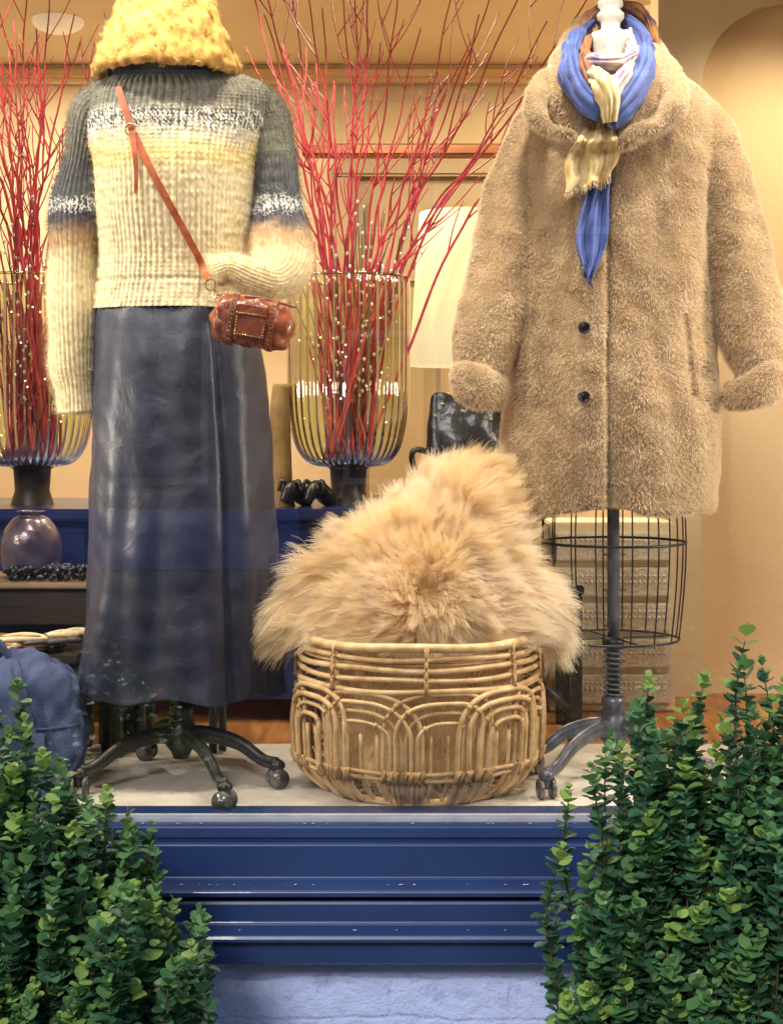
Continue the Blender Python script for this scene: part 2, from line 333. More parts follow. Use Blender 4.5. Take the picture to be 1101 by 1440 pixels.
def col_sleeve(P): return np.clip(bands(P[:,2],[(-9,C_cream),(1.875,C_peach),(1.922,C_navy),(1.99,C_navy*.6+C_grey*.4),(2.08,C_grey)],[(1.955,1.99,C_white,C_navy)],P),.01,.95)
M_knit=attrmat('mohair_knit',sheen=.4,bump=.0015)
def knit(G,N,cols,rowh,amp,lenv):
    nr,nt=G.shape[:2]; u=np.arange(nt)/nt*cols; fc=(u%1)-.5; ridge=(1-(2*np.abs(fc))**2)[None]
    st=.5+.5*np.sin(2*np.pi*(lenv[:,None]/rowh+1.1*np.abs(fc)[None]))
    ir=1+.35*sn(G.reshape(-1,3),40,77).reshape(nr,nt)
    return G+N*((amp*ir*ridge*(.6+.4*st))[...,None])
G=loft([(98,195,280,.06),(106,168,312,.07),(117,135,355,.085),(135,122,378,.105),(165,118,380,.12),(200,122,374,.13),(240,134,364,.14),(300,140,356,.135),(360,146,352,.12),(400,142,354,.122),(437,134,355,.13)],360,720,0,.9)
lenv=np.linspace(0,.53,360); N=gnorm(G); P=G.reshape(-1,3)
fold=(.007*sn(P*np.array([1,1,.5]),3.2,21)).reshape(G.shape[:2]); G=G+N*fold[...,None]
G=knit(G,N,90,.0085,.0036,lenv)
hem=np.exp(-((lenv-.475)/.004)**2)*-.004; G=G+N*hem[:,None,None]
torso=mk('torso',G,gridf(360,720),M_knit,sweater,col=col_torso(G.reshape(-1,3)))
def sleeve(name,st,nr,cols,mat_,parent,colf,flat=1.):
    A=np.array([list(W(a,b,y))+[rr*S(y)] for a,b,y,rr in st]); A=cat(A,nr); P=A[:,:3]; R=A[:,3]
    nt=cols*8; G=tubeV(P,R,nt,R*flat,ref=np.array([0,1.,0])); L=np.r_[0,np.cumsum(np.linalg.norm(np.diff(P,axis=0),axis=1))]
    N=gnorm(G); q=G.reshape(-1,3); G=G+N*(.009*sn(q*np.array([.7,1,1.3]),5,33)).reshape(G.shape[:2])[...,None]
    G=knit(G,N,cols,.0085,.0036,L); Fc=gridf(nr,nt).tolist(); Fc.append([(nr-1)*nt+k for k in range(nt)])
    return mk(name,G,Fc,mat_,parent,col=colf(G.reshape(-1,3)))
sl=sleeve('sleeve',[(158,140,.0,30),(132,165,.0,34),(118,215,0,33),(107,290,0,36),(104,360,-.01,37),(104,440,-.02,35),(107,510,-.02,31),(110,545,-.02,25),(112,580,-.02,27)],330,32,M_knit,sweater,col_sleeve)
sr=sleeve('sleeve_2',[(348,140,.0,30),(370,165,.0,33),(383,215,-.01,31),(390,280,-.03,33),(395,335,-.06,35),(397,378,-.09,33),(380,398,-.13,27),(348,390,-.16,25),(322,378,-.17,19),(300,384,-.175,22)],350,32,M_knit,sweater,col_sleeve)
mk('neck_collar',*tube([W(235,70),W(235,112)],.075,40),M_knit,sweater,col=C_grey)
M_fz=hairattr('mohair_fuzz')
fd=lambda P,N:N*.5+rng.normal(size=P.shape)*.6
fur('fuzz_torso',torso,46000,.015,fd,.00022,M_fz,sweater,K=4,jit=.5,wave=.003,colfn=lambda P:np.clip(col_torso(P)*1.05+.02,0,.92),mask=lambda c,n:np.where(n[:,1]>.4,.25,1.))
for i,o in enumerate((sl,sr)): fur('fuzz_sleeve_%d'%i,o,17000,.015,fd,.00022,M_fz,sweater,K=4,jit=.5,wave=.003,colfn=lambda P:np.clip(col_sleeve(P)*1.05+.02,0,.92))

# ------------------------------------------------ skirt
def satin():
    m,nt,b=newmat('navy_satin'); b.inputs['Roughness'].default_value=.43
    b.inputs['Sheen Weight'].default_value=.15; b.inputs['Sheen Tint'].default_value=lin(130,140,180); b.inputs['Specular IOR Level'].default_value=.5
    N=nt.nodes;L=nt.links; tc=N.new('ShaderNodeTexCoord'); a=N.new('ShaderNodeTexNoise'); a.inputs['Scale'].default_value=14; a.inputs['Detail'].default_value=9; a.inputs['Roughness'].default_value=.6; a.inputs['Distortion'].default_value=.5
    mp=N.new('ShaderNodeMapping'); mp.inputs['Scale'].default_value=(1,1,.8); L.new(tc.outputs['Object'],mp.inputs[0]); L.new(mp.outputs[0],a.inputs['Vector'])
    cr=N.new('ShaderNodeValToRGB'); cr.color_ramp.elements[0].position=.4; cr.color_ramp.elements[0].color=lin(32,36,52); cr.color_ramp.elements[1].position=.65; cr.color_ramp.elements[1].color=lin(47,52,70)
    L.new(a.outputs['Fac'],cr.inputs[0]); L.new(cr.outputs[0],b.inputs['Base Color'])
    bp=N.new('ShaderNodeBump'); bp.inputs['Distance'].default_value=.0040; L.new(a.outputs['Fac'],bp.inputs['Height']); L.new(bp.outputs[0],b.inputs['Normal']); return m
G=loft([(428,140,350,.115),(445,136,354,.13),(500,134,366,.145),(580,132,374,.158),(700,131,381,.168),(820,127,386,.172),(900,121,390,.176),(968,113,396,.182)],260,360,0.,.92)
N=gnorm(G); th=np.linspace(0,2*np.pi,360,endpoint=False)[None]; v=np.linspace(0,1,260)[:,None]
f=(.010*v**1.6)*(np.sin(5*th+.6+.5*v)*.8+.5*np.sin(11*th+2+v)+.4*np.sin(17*th+3*v))+.0015*np.sin(9*th+3*v)
f=f-.012*np.exp(-((th-5.25-.05*v)/.04)**2)*np.clip(v*2,0,1)
P=G.reshape(-1,3); f=f+(.0032*sn(P*np.array([1.2,1,.8]),5,41)+.0010*sn(P*np.array([1,1,.9]),14,42)).reshape(f.shape)
G=G+N*f[...,None]; G[:,:,2]+= (v**6)*.008*np.sin(7*th)
skirt=mk('satin_maxi_skirt',G,gridf(260,360),satin()); so=skirt.modifiers.new('s','SOLIDIFY'); so.thickness=.0015

# ------------------------------------------------ hat
G=loft([(-75,228,242,.015),(-66,200,270,.06),(-40,182,286,.08),(0,166,300,.10),(45,150,318,.125),(80,138,332,.14),(100,131,339,.148),(109,136,335,.142),(105,150,322,.13),(60,170,300,.10)],120,160,-.01,1.)
N=gnorm(G); P=G.reshape(-1,3); G=G+N*(.002*sn(P,16,51)+.002*sn(P,40,52)).reshape(G.shape[:2])[...,None]
hat=mk('shearling_bucket_hat',*capped(G),mat('shearling_base',lin(206,164,88),lin(160,118,54),rough=.9,scale=60))
fur('hat_curls',hat,46000,.012,lambda P,N:N*.7+np.stack([sn(P,26,1),sn(P,26,2),sn(P,26,3)],-1)*.6,.00055,hairmat('shearling_hair',lin(196,150,80),lin(246,226,172),lin(230,198,128),30),hat,K=6,clumps=3600,clump=.8,wave=.004,jit=.3)

# ------------------------------------------------ dress stands
def caster(c,ang,m,parts):
    x,y=c; dx,dy=math.cos(ang),math.sin(ang); R=.021
    for sgn in (-1,1):
        a=np.array([x-dy*.009*sgn,y+dx*.009*sgn,zf+R]); b_=a+np.array([-dy,dx,0])*.007*sgn
        parts.append(tube([a,b_],R,20)); parts.append(tube([b_,b_+np.array([-dy,dx,0])*.002*sgn],R*.45,12))
    parts.append(tube([(x,y,zf+R),(x+dx*.0,y,zf+.05)],.011,10)); parts.append(ball((x,y,zf+.047),.016,12,(1,1,.8)))
def stand(name,hub,feet,m,mw,ztop,rp=.013,polemat=None):
    e=empty(name); parts=[]; hx,hy=hub; zh=zf+.085; wp=[]
    parts.append(lathe([(0,-.045),(.016,-.045),(.022,-.03),(.034,-.015),(.036,.01),(.028,.03),(.022,.05),(.026,.055),(.026,.07),(.016,.075),(.0,.075)],(hx,hy,zh),24))
    for fx,fy in feet:
        d=np.array([fx-hx,fy-hy]); 
        pts=cat([(hx,hy,zh),(hx+d[0]*.25,hy+d[1]*.25,zh+.012),(hx+d[0]*.6,hy+d[1]*.6,zh-.0),(hx+d[0]*.85,hy+d[1]*.85,zh-.03),(fx,fy,zf+.052)],20)
        parts.append(tube(pts,np.linspace(.020,.012,20),10,np.linspace(.012,.010,20)))
        caster((fx,fy),math.atan2(d[1],d[0])+.8,m,wp)
        parts.append(wp.pop(-2)); parts.append(wp.pop(-1))
    V,Fc=merge(parts); mk('base',V,Fc,m,e)
    V,Fc=merge(wp); mk('casters',V,Fc,mw,e)
    mk('pole',*tube([(hx,hy,zh+.02),(hx,hy,ztop)],rp,20),polemat or m,e); return e
M_wheel=mat('caster_wheel',lin(130,128,124),lin(80,80,80),rough=.25,scale=30,metal=.5)
stL=stand('mannequin_stand',(-.450,-.03),[(-.632,-.20),(-.325,-.315),(-.236,-.13),(-.55,.13)],M_black,M_wheel,2.2)
G=loft([(60,215,255,.03),(105,205,265,.045),(150,150,340,.08),(250,165,335,.11),(360,175,330,.095),(440,160,340,.11)],40,40,0)
mk('body_form',*capped(G),mat('linen_form',lin(200,186,160),rough=.9,scale=100),stL)
hubR=(wx(862,.05),.05)
stR=stand('dress_form_stand',hubR,[(wx(768,-.22),-.22),(wx(752,-.02),.0),(hubR[0]+.17,-.15),(hubR[0]+.1,.22)],M_greyiron,M_wheel,2.25,.0135,M_greyiron)
x0,y0=hubR; s0=S(.05); parts=[]; th=np.linspace(0,2*np.pi,64,endpoint=False)
def ringp(py,hw,hd): return np.stack([x0+hw*s0*np.cos(th),y0+hd*np.sin(th),np.full(64,wz(py,.05))],-1)
for py,hw,hd in [(705,100,.14),(762,101,.145),(897,91,.13)]: parts.append(ctube(ringp(py,hw,hd),.0030,8))
for a in np.linspace(0,2*np.pi,16,endpoint=False)+.12:
    pts=[(x0+hw*s0*math.cos(a),y0+hd*math.sin(a),wz(py,.05)) for py,hw,hd in [(690,98,.138),(762,101,.145),(830,98,.14),(897,91,.13)]]
    parts.append(tube(cat(pts,10),.0018,6))
for a in (0.3,1.87,3.44,5.0): parts.append(tube([(x0,y0,wz(897,.05)),(x0+91*s0*math.cos(a),y0+.13*math.sin(a),wz(897,.05))],.002,6))
parts.append(lathe([(.014,-.012),(.024,-.01),(.024,.01),(.014,.012)],(x0,y0,wz(903,.05)),20))
V,Fc=merge(parts); mk('wire_cage',V,Fc,mat('dark_wire',lin(34,36,48),rough=.4,metal=.2),stR)
t=np.linspace(0,1,420); z=wz(912,.05)+(wz(1035,.05)-wz(912,.05))*t
mk('spring',*tube(np.stack([x0+.02*np.cos(t*2*np.pi*17),y0+.02*np.sin(t*2*np.pi*17),z],-1),.0024,6,ref=(0,0,1.)),M_greyiron,stR)
M_fin=mat('white_turned_wood',lin(196,191,182),lin(170,164,154),rough=.45,scale=40)
prof=[(0,-30),(8,-28),(13,-20),(15,-10),(11,-4),(17,2),(18,8),(13,14),(19,20),(19,26),(14,32),(13,40),(18,45),(28,48),(31,52),(31,60),(28,72),(26,95),(40,120)]
mk('neck_finial',*lathe([(r*S(-.03),-(p)*S(-.03)) for r,p in prof],(wx(858,-.03),-.03,H+600*S(-.03)),32),M_fin,stR)

# ------------------------------------------------ coat
yc=.06
G=loft([(48,828,896,.05),(75,815,905,.075),(100,795,930,.09),(122,765,968,.10),(145,742,994,.115),(200,732,1000,.135),(300,728,990,.15),(400,720,990,.165),(500,714,998,.178),(600,711,1004,.182),(690,714,999,.18),(716,718,996,.175),(704,735,978,.155),(640,745,968,.14)],110,140,yc,.85)
parts=[capped(G)]
def sp(st,flat=1.,seg=36,n=50):
    A=cat(np.array([list(W(a,b,y))+[r*S(y)] for a,b,y,r in st]),n); return tube(A[:,:3],A[:,3],seg,A[:,3]*flat,ref=(0,1.,0))
parts.append(sp([(775,158,.06,30),(752,180,.06,36),(733,235,.05,37),(716,300,.03,40),(703,370,.01,41),(690,440,-.01,44),(681,490,-.02,42),(677,520,-.03,33),(674,560,-.03,26)]))
parts.append(sp([(963,155,.06,30),(985,178,.06,36),(1008,235,.05,38),(1026,300,.04,41),(1040,380,.02,44),(1052,450,.0,45),(1060,495,-.01,42),(1063,520,-.015,35),(1064,560,-.015,28)]))
def cuff(c,y,r,tilt,hh):
    a=np.linspace(0,2*np.pi,48,endpoint=False); s_=S(y); c0=W(c[0],c[1],y)
    Pp=np.stack([c0[0]+r*s_*np.cos(a),c0[1]+r*s_*np.sin(a)*.95,c0[2]+np.cos(a)*tilt],-1); out=[]
    for dz,rr,k in ((hh,.0135,1.),(hh*.35,.015,1.04),(-hh*.35,.015,1.02),(-hh,.0135,.96)):
        q=c0+(Pp-c0)*np.array([k,k,1])+np.array([0,0,dz]); out.append(ctube(q,rr,12))
    return out
parts+=cuff((673,545),-.045,31,-.016,.022); parts+=cuff((1064,543),-.025,39,.024,.024)
parts.append(sp([(858,35,.14,20),(820,50,.09,26),(795,88,.0,30),(788,128,-.065,30),(812,165,-.10,26),(848,208,-.115,10)],.55))
parts.append(sp([(858,35,.14,20),(900,45,.09,26),(919,85,.0,30),(916,130,-.065,30),(892,165,-.10,26),(862,208,-.115,10)],.55))
for sgn in (-1,1):
    pts=[(768,105,-.02,13),(753,145,-.100,16),(768,178,-.127,14),(802,190,-.137,13),(846,206,-.135,9)] if sgn<0 else [(935,95,-.02,13),(948,140,-.100,16),(930,172,-.127,14),(898,188,-.137,13),(864,204,-.135,9)]
    parts.append(sp(pts,.8))
V,Fc=merge(parts); coat=mk('faux_fur_coat',V,Fc,None); remesh(coat,.006,2)
V=getV(coat); N=getN(coat)
q=V*np.array([1.6,1,.55]); V=V+N*(.0090*sn(q,3.6,61)+.0018*sn(V,12,62))[:,None]
xs_=V[:,0]/(V[:,1]+D)*F+550.5; front=(V[:,1]<-.02)&(V[:,2]<wz(205,-.08)); dx=xs_-855
V[:,1]+=np.where(front,.020*np.exp(-(dx/4.)**2)-.009*np.exp(-np.clip(-dx,0,99)/18)*(dx<0),0)
for (pa,pb,wd,am) in [((962,440),(975,560),5,.010),((752,440),(744,560),5,.007)]:
    py=600-(V[:,2]-H)/(V[:,1]+D)*F; cx=np.interp(py,[pa[1],pb[1]],[pa[0],pb[0]]); k=front&(py>pa[1])&(py<pb[1]); V[:,1]+=np.where(k,am*np.exp(-((xs_-cx)/wd)**2),0)
setV(coat,V)
coat.data.materials.append(mat('coat_base',lin(158,134,102),lin(136,112,84),rough=.95,scale=20))
def cd(P,N):
    w=np.stack([sn(P,12,71),sn(P,12,72)*.3,sn(P,12,73)],-1); return N*.85+np.array([0,0,-.3])+w*.25
def xp(c): return c[:,0]/(c[:,1]+D)*F+550.5
fur('coat_pile',coat,185000,.0066,cd,.00038,hairmat('coat_hair',lin(220,196,160),lin(252,241,218),lin(238,218,186),12,.46),coat,K=4,clumps=22000,clump=.3,jit=.22,grav=.2,
    mask=lambda c,n:np.where(n[:,1]>.35,.2,1.)*np.where((c[:,1]<-.02)&(np.abs(xp(c)-855)<3)&(c[:,2]<2.1),.03,1))
bc=bvh(coat)
parts=[]
for px,py in ((821,461),(821,558)):
    p=surf(bc,px,py,.013); parts.append(ball(p,.013,20,(1,.4,1))); a=np.linspace(0,2*np.pi,24,endpoint=False)
    parts.append(ctube(np.stack([p[0]+.010*np.cos(a),np.full(24,p[1]-.0045),p[2]+.010*np.sin(a)],-1),.002,6))
V,Fc=merge(parts); mk('buttons',V,Fc,mat('horn_button',lin(22,18,20),rough=.25,scale=60),coat)

# ------------------------------------------------ scarf
scarf=empty('neck_scarf')
M_sb=mat('blue_silk',lin(62,88,160),lin(36,54,116),rough=.65,scale=18,bump=.001,bscale=120,sheen=.2)
M_sm=mat('print_silk',lin(198,182,168),lin(112,98,140),rough=.65,scale=30,bump=.001,bscale=150,sheen=.2)
M_sy=mat('yellow_gauze',lin(224,208,162),lin(190,156,88),rough=.7,scale=26,bump=.0015,bscale=160,stretch=(3,1,1),sheen=.3)
M_sr=mat('rust_silk',lin(158,102,48),lin(80,58,66),rough=.65,scale=30,bump=.001,bscale=120)
def swag(name,st,m,flat=.55,pl=9,amp=.0035):
    A=cat(np.array([list(W(a,b,y))+[r*S(y)] for a,b,y,r in st]),90); G=tubeV(A[:,:3],A[:,3],96,A[:,3]*flat,ref=(0,1.,0)); N=gnorm(G)
    th=np.linspace(0,2*np.pi,96,endpoint=False)[None]; v=np.linspace(0,1,90)[:,None]
    f=amp*(np.abs(np.sin(pl*.5*th+1.5*np.sin(4*v)+v*3))-.5)+.003*sn(G.reshape(-1,3),14,5).reshape(90,96)
    return mk(name,*capped(G+N*f[...,None]),m,scarf)
swag('loop_back',[(812,66,.0,11),(830,26,.04,15),(868,14,.07,16),(906,28,.04,15),(922,62,-.02,12)],M_sr)
swag('loop_left',[(826,40,.02,16),(806,62,-.04,18),(800,98,-.10,20),(815,132,-.15,18),(846,158,-.175,14)],M_sb,.55,7,.005)
swag('loop_left_inner',[(838,45,.0,9),(822,66,-.06,12),(824,100,-.135,15),(842,132,-.17,13)],M_sr)
swag('loop_right',[(882,36,.02,18),(904,62,-.03,20),(904,100,-.10,24),(884,140,-.15,22),(858,172,-.17,14)],M_sb,.6,8,.006)
swag('loop_right_inner',[(884,52,-.02,10),(888,80,-.09,16),(876,110,-.15,18),(855,140,-.175,15)],M_sm,.6,9,.005)
swag('cross_fold',[(824,84,-.10,8),(842,90,-.145,15),(868,90,-.15,16),(890,76,-.12,10)],M_sm,.6,9,.004)
swag('knot',[(836,106,-.15,16),(850,125,-.185,23),(856,150,-.185,20),(858,172,-.18,14)],M_sy,.7,7,.006)
def tail(name,st,m,pl=4,amp=.006,fr=0,lift=.024):
    A=cat(np.array(st,float),90); nu=70; u=np.linspace(-.5,.5,nu)[None]; v=np.linspace(0,1,90)[:,None]
    off=np.array([surf(bc,a,b,lift,-.13)[1] for a,b,w in A[:,:3]])
    k=np.exp(-np.linspace(-2,2,25)**2); off=np.convolve(np.pad(off,12,'edge'),k/k.sum(),'valid')[:,None]
    y=off-amp*np.sin(u*pl*6.28+2*v+1.2*np.sin(v*5))-.0018*np.sin(u*pl*19+3+4*v)-.0012*np.sin(v*26+u*9); s_=(y+D)/F
    px=A[:,0][:,None]+u*A[:,2][:,None]*(1+.10*np.sin(v*11+1))+2.5*np.sin(v*9+u*3); py=A[:,1][:,None]+(v**3)*fr*(u*2.2+.4*np.sin(u*17))
    V=np.stack([(px-550.5)*s_,y,H-(py-600)*s_],-1); o=mk(name,V.reshape(-1,3),gridf(90,nu,False),m,scarf); so=o.modifiers.new('s','SOLIDIFY'); so.thickness=.0012
    parts=[]
    for i in range(0,nu): 
        p=V[-1,i]; q=p+np.array([rng.normal()*.002,0,-.008-rng.random()*.008]); parts.append(tube([p,(p+q)/2+rng.normal(size=3)*.0008,q],.0006,4))
    Vv,Ff=merge(parts); mk(name+'_fringe',Vv,Ff,m,scarf)
tail('blue_tail',[(856,160,26),(848,215,36),(840,270,40),(834,320,37),(828,360,30),(825,385,18)],M_sb,2,.005,8)
tail('yellow_tail',[(852,128,40),(846,165,54),(838,200,60),(830,235,68),(826,260,72)],M_sy,2.2,.0055,-8,.048)

# ------------------------------------------------ crossbody bag
bag=empty('leather_crossbody_bag'); M_lea=mat('tan_leather',lin(150,78,46),lin(98,48,30),rough=.33,scale=26,bump=.0025,bscale=60,coat=.25)
M_brass=mat('brass',lin(200,176,126),rough=.3,metal=.9)
bt=bvh(torso,sr)
yb_=-.215; c=W(356,454,yb_); wB=.112*.75; t=np.linspace(-1,1,50); th=np.linspace(0,2*np.pi,64,endpoint=False)
rr=np.clip(1-np.abs(t)**7,0,1)**.5*.050*(1-.10*np.abs(t)**2)
rr[0]=rr[-1]=.012
ca=np.sign(np.cos(th))*np.abs(np.cos(th))**.75; sa=np.sign(np.sin(th))*np.abs(np.sin(th))**.75
G=np.stack([t[:,None]*wB+0*ca,rr[:,None]*.8*ca,rr[:,None]*sa],-1); N=gnorm(G); G=G+N*(.003*sn(G.reshape(-1,3)*np.array([1.5,1,1]),22,9)).reshape(G.shape[:2])[...,None]
tilt=math.radians(9)
def br(V): V=np.asarray(V); x=V[...,0]; z=V[...,2]; return np.stack([x*math.cos(tilt)+z*math.sin(tilt),V[...,1],-x*math.sin(tilt)+z*math.cos(tilt)],-1)+c
mk('body',*capped(br(G)),M_lea,bag)
parts=[]
for xx in (-.040,.040):
    a=np.linspace(0,2*np.pi,40,endpoint=False); pts=np.stack([np.full(40,xx),.0425*np.sign(np.cos(a))*np.abs(np.cos(a))**.75,.0510*np.sign(np.sin(a))*np.abs(np.sin(a))**.75],-1)
    for w in (-.004,0,.004): parts.append(ctube(br(pts+np.array([w,0,0])),.0022,6))
parts.append(tube(br(np.array([(-.08,-.0,.045),(.0,-.0,.052),(.08,-.0,.045)])),.003,8))
V,Fc=merge(parts); mk('straps',V,Fc,M_lea,bag)
o=box('front_pocket',-.030,.030,-.006,.006,-.028,.028,M_lea,bag,.004,(0,tilt,0)); o.location=br(np.array([.0,-.044,-.004]))
o=box('pocket_flap',-.032,.032,-.004,.004,-.010,.010,M_lea,bag,.003,(0,tilt,0)); o.location=br(np.array([.0,-.051,.020]))
parts=[]
for xx in np.linspace(-.028,.028,11): parts+= [ball(br(np.array([xx,-.0505,-.029])),.0016,8),ball(br(np.array([xx,-.0555,.013])),.0016,8)]
for zz in np.linspace(-.024,.005,6): parts+=[ball(br(np.array([sx*.028,-.0505,zz])),.0016,8) for sx in (-1,1)]
for xx in (-.040,.040):
    for zz in np.linspace(-.04,.04,11): parts.append(ball(br(np.array([xx,-.0425*(1-(zz/.058)**4)-.003,zz])),.0016,8))
a=np.linspace(0,2*np.pi,20,endpoint=False)
ring=W(296,400,-.20); parts.append(ctube(np.stack([ring[0]+.010*np.cos(a),np.full(20,ring[1]),ring[2]+.012*np.sin(a)],-1),.002,6))
r2=W(302,414,-.205); parts.append(ctube(np.stack([r2[0]+.004*np.cos(a),r2[1]+.008*np.sin(a),r2[2]+.009*np.sin(a)],-1),.0018,6))
pts=[surf(bt,a_,b_,.009,-.12) for a_,b_ in ((166,122),(176,152),(186,182),(200,212),(216,245),(236,282),(258,322),(276,355),(288,380))]+[W(293,394,-.20)]
Pp=cat(pts,60); 
bk=surf(bt,184,182,.014); parts.append(ctube(np.stack([bk[0]+.011*np.cos(a),np.full(20,bk[1]),bk[2]+.012*np.sin(a)],-1),.002,6))
V,Fc=merge(parts); mk('studs_and_rings',V,Fc,M_brass,bag)
mk('shoulder_strap',*ribbon(Pp,.0145,.003),mat('cognac_strap',lin(176,86,40),lin(144,66,30),rough=.6,scale=60),bag,smooth=False)
Pt=cat([surf(bt,186,185,.013),surf(bt,190,215,.015),surf(bt,192,245,.015),surf(bt,191,272,.013)],20)
mk('strap_end',*ribbon(Pt,np.linspace(.014,.006,20),.003),bpy.data.materials['cognac_strap'],bag,smooth=False)

# ------------------------------------------------ basket
basket=empty('rattan_basket'); bx,by=wx(587,-.08),-.085
def br_(z): return np.interp(z,[.753,.765,.785,.824,.90,.97,1.02,1.07],[.185,.205,.230,.251,.255,.251,.248,.245])
def bp_(a,z,off=0): a=np.asarray(a,float); z=np.asarray(z,float)+0*a; r=br_(z)+off; return np.stack([bx+r*np.sin(a),by-r*np.cos(a),z],-1)
A=np.linspace(0,2*np.pi,120,endpoint=False)
M_cane=mat('rattan_cane',lin(228,197,148),lin(190,152,102),rough=.42,scale=30,bump=.0008,bscale=120,coat=.15)
parts=[]
for z,r in ((1.068,.0090),(1.046,.0055),(1.026,.0060),(1.006,.0055),(.984,.0060),(.826,.004),(.812,.004),(.757,.007)): parts.append(ctube(bp_(A,z+.0020*np.sin(A*5+z*90)),r,10))
for z in (1.036,): parts.append(ctube(bp_(A,z,-.008),.004,8))
lash=[]; n_a=11; pitch=2*np.pi/n_a
for i in range(n_a):
    ac=(i+.25)*pitch+rng.normal()*.02; sk_=rng.normal()*.04
    for k,(hw,zt) in enumerate(((.74,.980),(.60,.962),(.45,.944),(.30,.925))):
        hw*=pitch*(1+rng.normal()*.02); tt=np.linspace(0,np.pi,26); zz0=.89+rng.normal()*.005
        aa=ac-hw*np.sign(np.cos(tt))*np.abs(np.cos(tt))**.68+sk_*np.sin(tt)*(-1 if i%2 else 1); zz=zz0+(zt-zz0)*np.sin(tt)**.68
        lo=np.array([.753,.765,.79,.824,.86]); off=.004*(k%2)+(.006 if i%2 else 0)
        a_all=np.r_[np.full(5,ac-hw*1.0),aa,np.full(5,ac+hw*1.0)]; z_all=np.r_[lo,zz,lo[::-1]]
        parts.append(tube(bp_(a_all,z_all,off),.0046*(1+.12*rng.normal()),8))
        for sg in (-1,1):
            lash.append(tube(bp_(np.array([-.018,.018])+ac+sg*hw,np.array([.832,.806]),off+.006),.0035,6)); lash.append(tube(bp_(np.array([.018,-.018])+ac+sg*hw,np.array([.832,.806]),off+.007),.0035,6))
        for sg in (-.7,.7):
            j=int(13+sg*9); p=bp_(a_all[5+j-1:5+j+2],z_all[5+j-1:5+j+2],off); lash.append(tube(p[:2],.0066,8))
    for k in (-.12,.12): parts.append(tube(bp_(np.full(8,ac+k*pitch),np.linspace(.753,.90,8),-.002),.0042,8))
for a in np.linspace(0,2*np.pi,8,endpoint=False)+.05:
    for zc_ in (1.057,1.036,1.016,.995): lash.append(tube(bp_(np.array([a-.012,a+.012]),np.array([zc_+.014,zc_-.014]),.007),.0035,6)); lash.append(tube(bp_(np.array([a+.012,a-.012]),np.array([zc_+.014,zc_-.014]),.007),.0035,6))
    parts.append(tube(bp_(np.full(6,a),np.linspace(.98,1.066,6),-.006),.0045,8))
for a in np.arange(0,2*np.pi,.30): parts.append(tube([(bx,by,.757),tuple(bp_(a,.757))],.004,6))
V,Fc=merge(parts); mk('canes',V,Fc,M_cane,basket)
V,Fc=merge(lash); mk('lashings',V,Fc,mat('cane_lashing',lin(210,174,122),lin(156,118,74),rough=.5,scale=60),basket)

# ------------------------------------------------ sheepskin
ysk=-.06
G=loft([(664,648,668,.02),(680,622,684,.045),(706,592,694,.075),(740,548,705,.11),(780,495,718,.14),(815,455,736,.165),(850,436,748,.18),(875,432,745,.185),(895,440,740,.18),(920,455,730,.175),(1000,460,725,.165),(1075,475,705,.15)],80,90,ysk,.95)
parts=[capped(G)]
parts.append(sp([(462,815,-.09,30),(432,842,-.09,25),(415,864,-.10,15),(408,878,-.10,9)],.7)); parts.append(sp([(718,812,-.09,30),(745,845,-.09,24),(762,872,-.10,15),(768,890,-.10,9)],.7))
V,Fc=merge(parts); sk=mk('sheepskin_rug',V,Fc,None); remesh(sk,.009,5)
V=getV(sk); N=getN(sk); V=V+N*(.014*sn(V,4,81)+.006*sn(V,10,82))[:,None]; setV(sk,V); sk.data.materials.append(mat('hide',lin(226,198,150),lin(198,164,112),rough=.9,scale=20))
cs=W(598,830,-.24)
def inb(P): return np.hypot(P[:,0]-bx,P[:,1]-by)<.247
def sd(P,N):
    r=P-cs; r=r*np.array([1,.35,1]); rad=nrm(r); w=np.stack([sn(P,4,91),sn(P,4,92)*.4,sn(P,4,93)],-1)+.5*np.stack([sn(P,11,94),sn(P,11,95)*.4,sn(P,11,96)],-1)
    out=np.clip((np.abs(P[:,0]-bx)-.17)/.08,0,1)[:,None]
    d=rad+np.array([0,0,-1.])*out*.7+w*.40+np.array([.35,0,.2])*np.clip((P[:,2:3]-1.28)/.12,0,1)
    k=inb(P)&(P[:,2]<1.13); d[k,2]=np.maximum(d[k,2],-.25)
    d=d-N*np.sum(d*N,1,keepdims=True)*.7
    near=np.exp(-(np.linalg.norm((P-cs)*np.array([1,.5,1]),axis=1)/.12)**2)[:,None]
    return nrm(d)*.9+N*(.33+.7*near)
M_sh=hairmat('sheep_hair',lin(224,190,132),lin(253,246,230),lin(240,218,174),4,.48)
lf=lambda P,N: .55+.45*np.clip(np.linalg.norm((P-cs)*np.array([1,.5,1]),axis=1)/.16,0,1)
fur('wool',sk,64000,.070,sd,.00050,M_sh,sk,K=8,clumps=3400,clump=.85,jit=.12,grav=.12,wave=.007,lenfn=lf,lenvar=.5,
    mask=lambda c,n:np.where(n[:,1]>.4,.4,1.)*np.where(inb(c)&(c[:,2]<1.075),0.,1.))
fur('wool_inside',sk,9000,.028,lambda P,N:N*.5+np.array([0,0,-.8])+.4*np.stack([sn(P,9,91),sn(P,9,92),0*P[:,0]],-1),.0007,M_sh,sk,K=5,clumps=500,clump=.6,jit=.2,
    mask=lambda c,n:np.where(inb(c)&(c[:,2]<1.075),1.,0.))

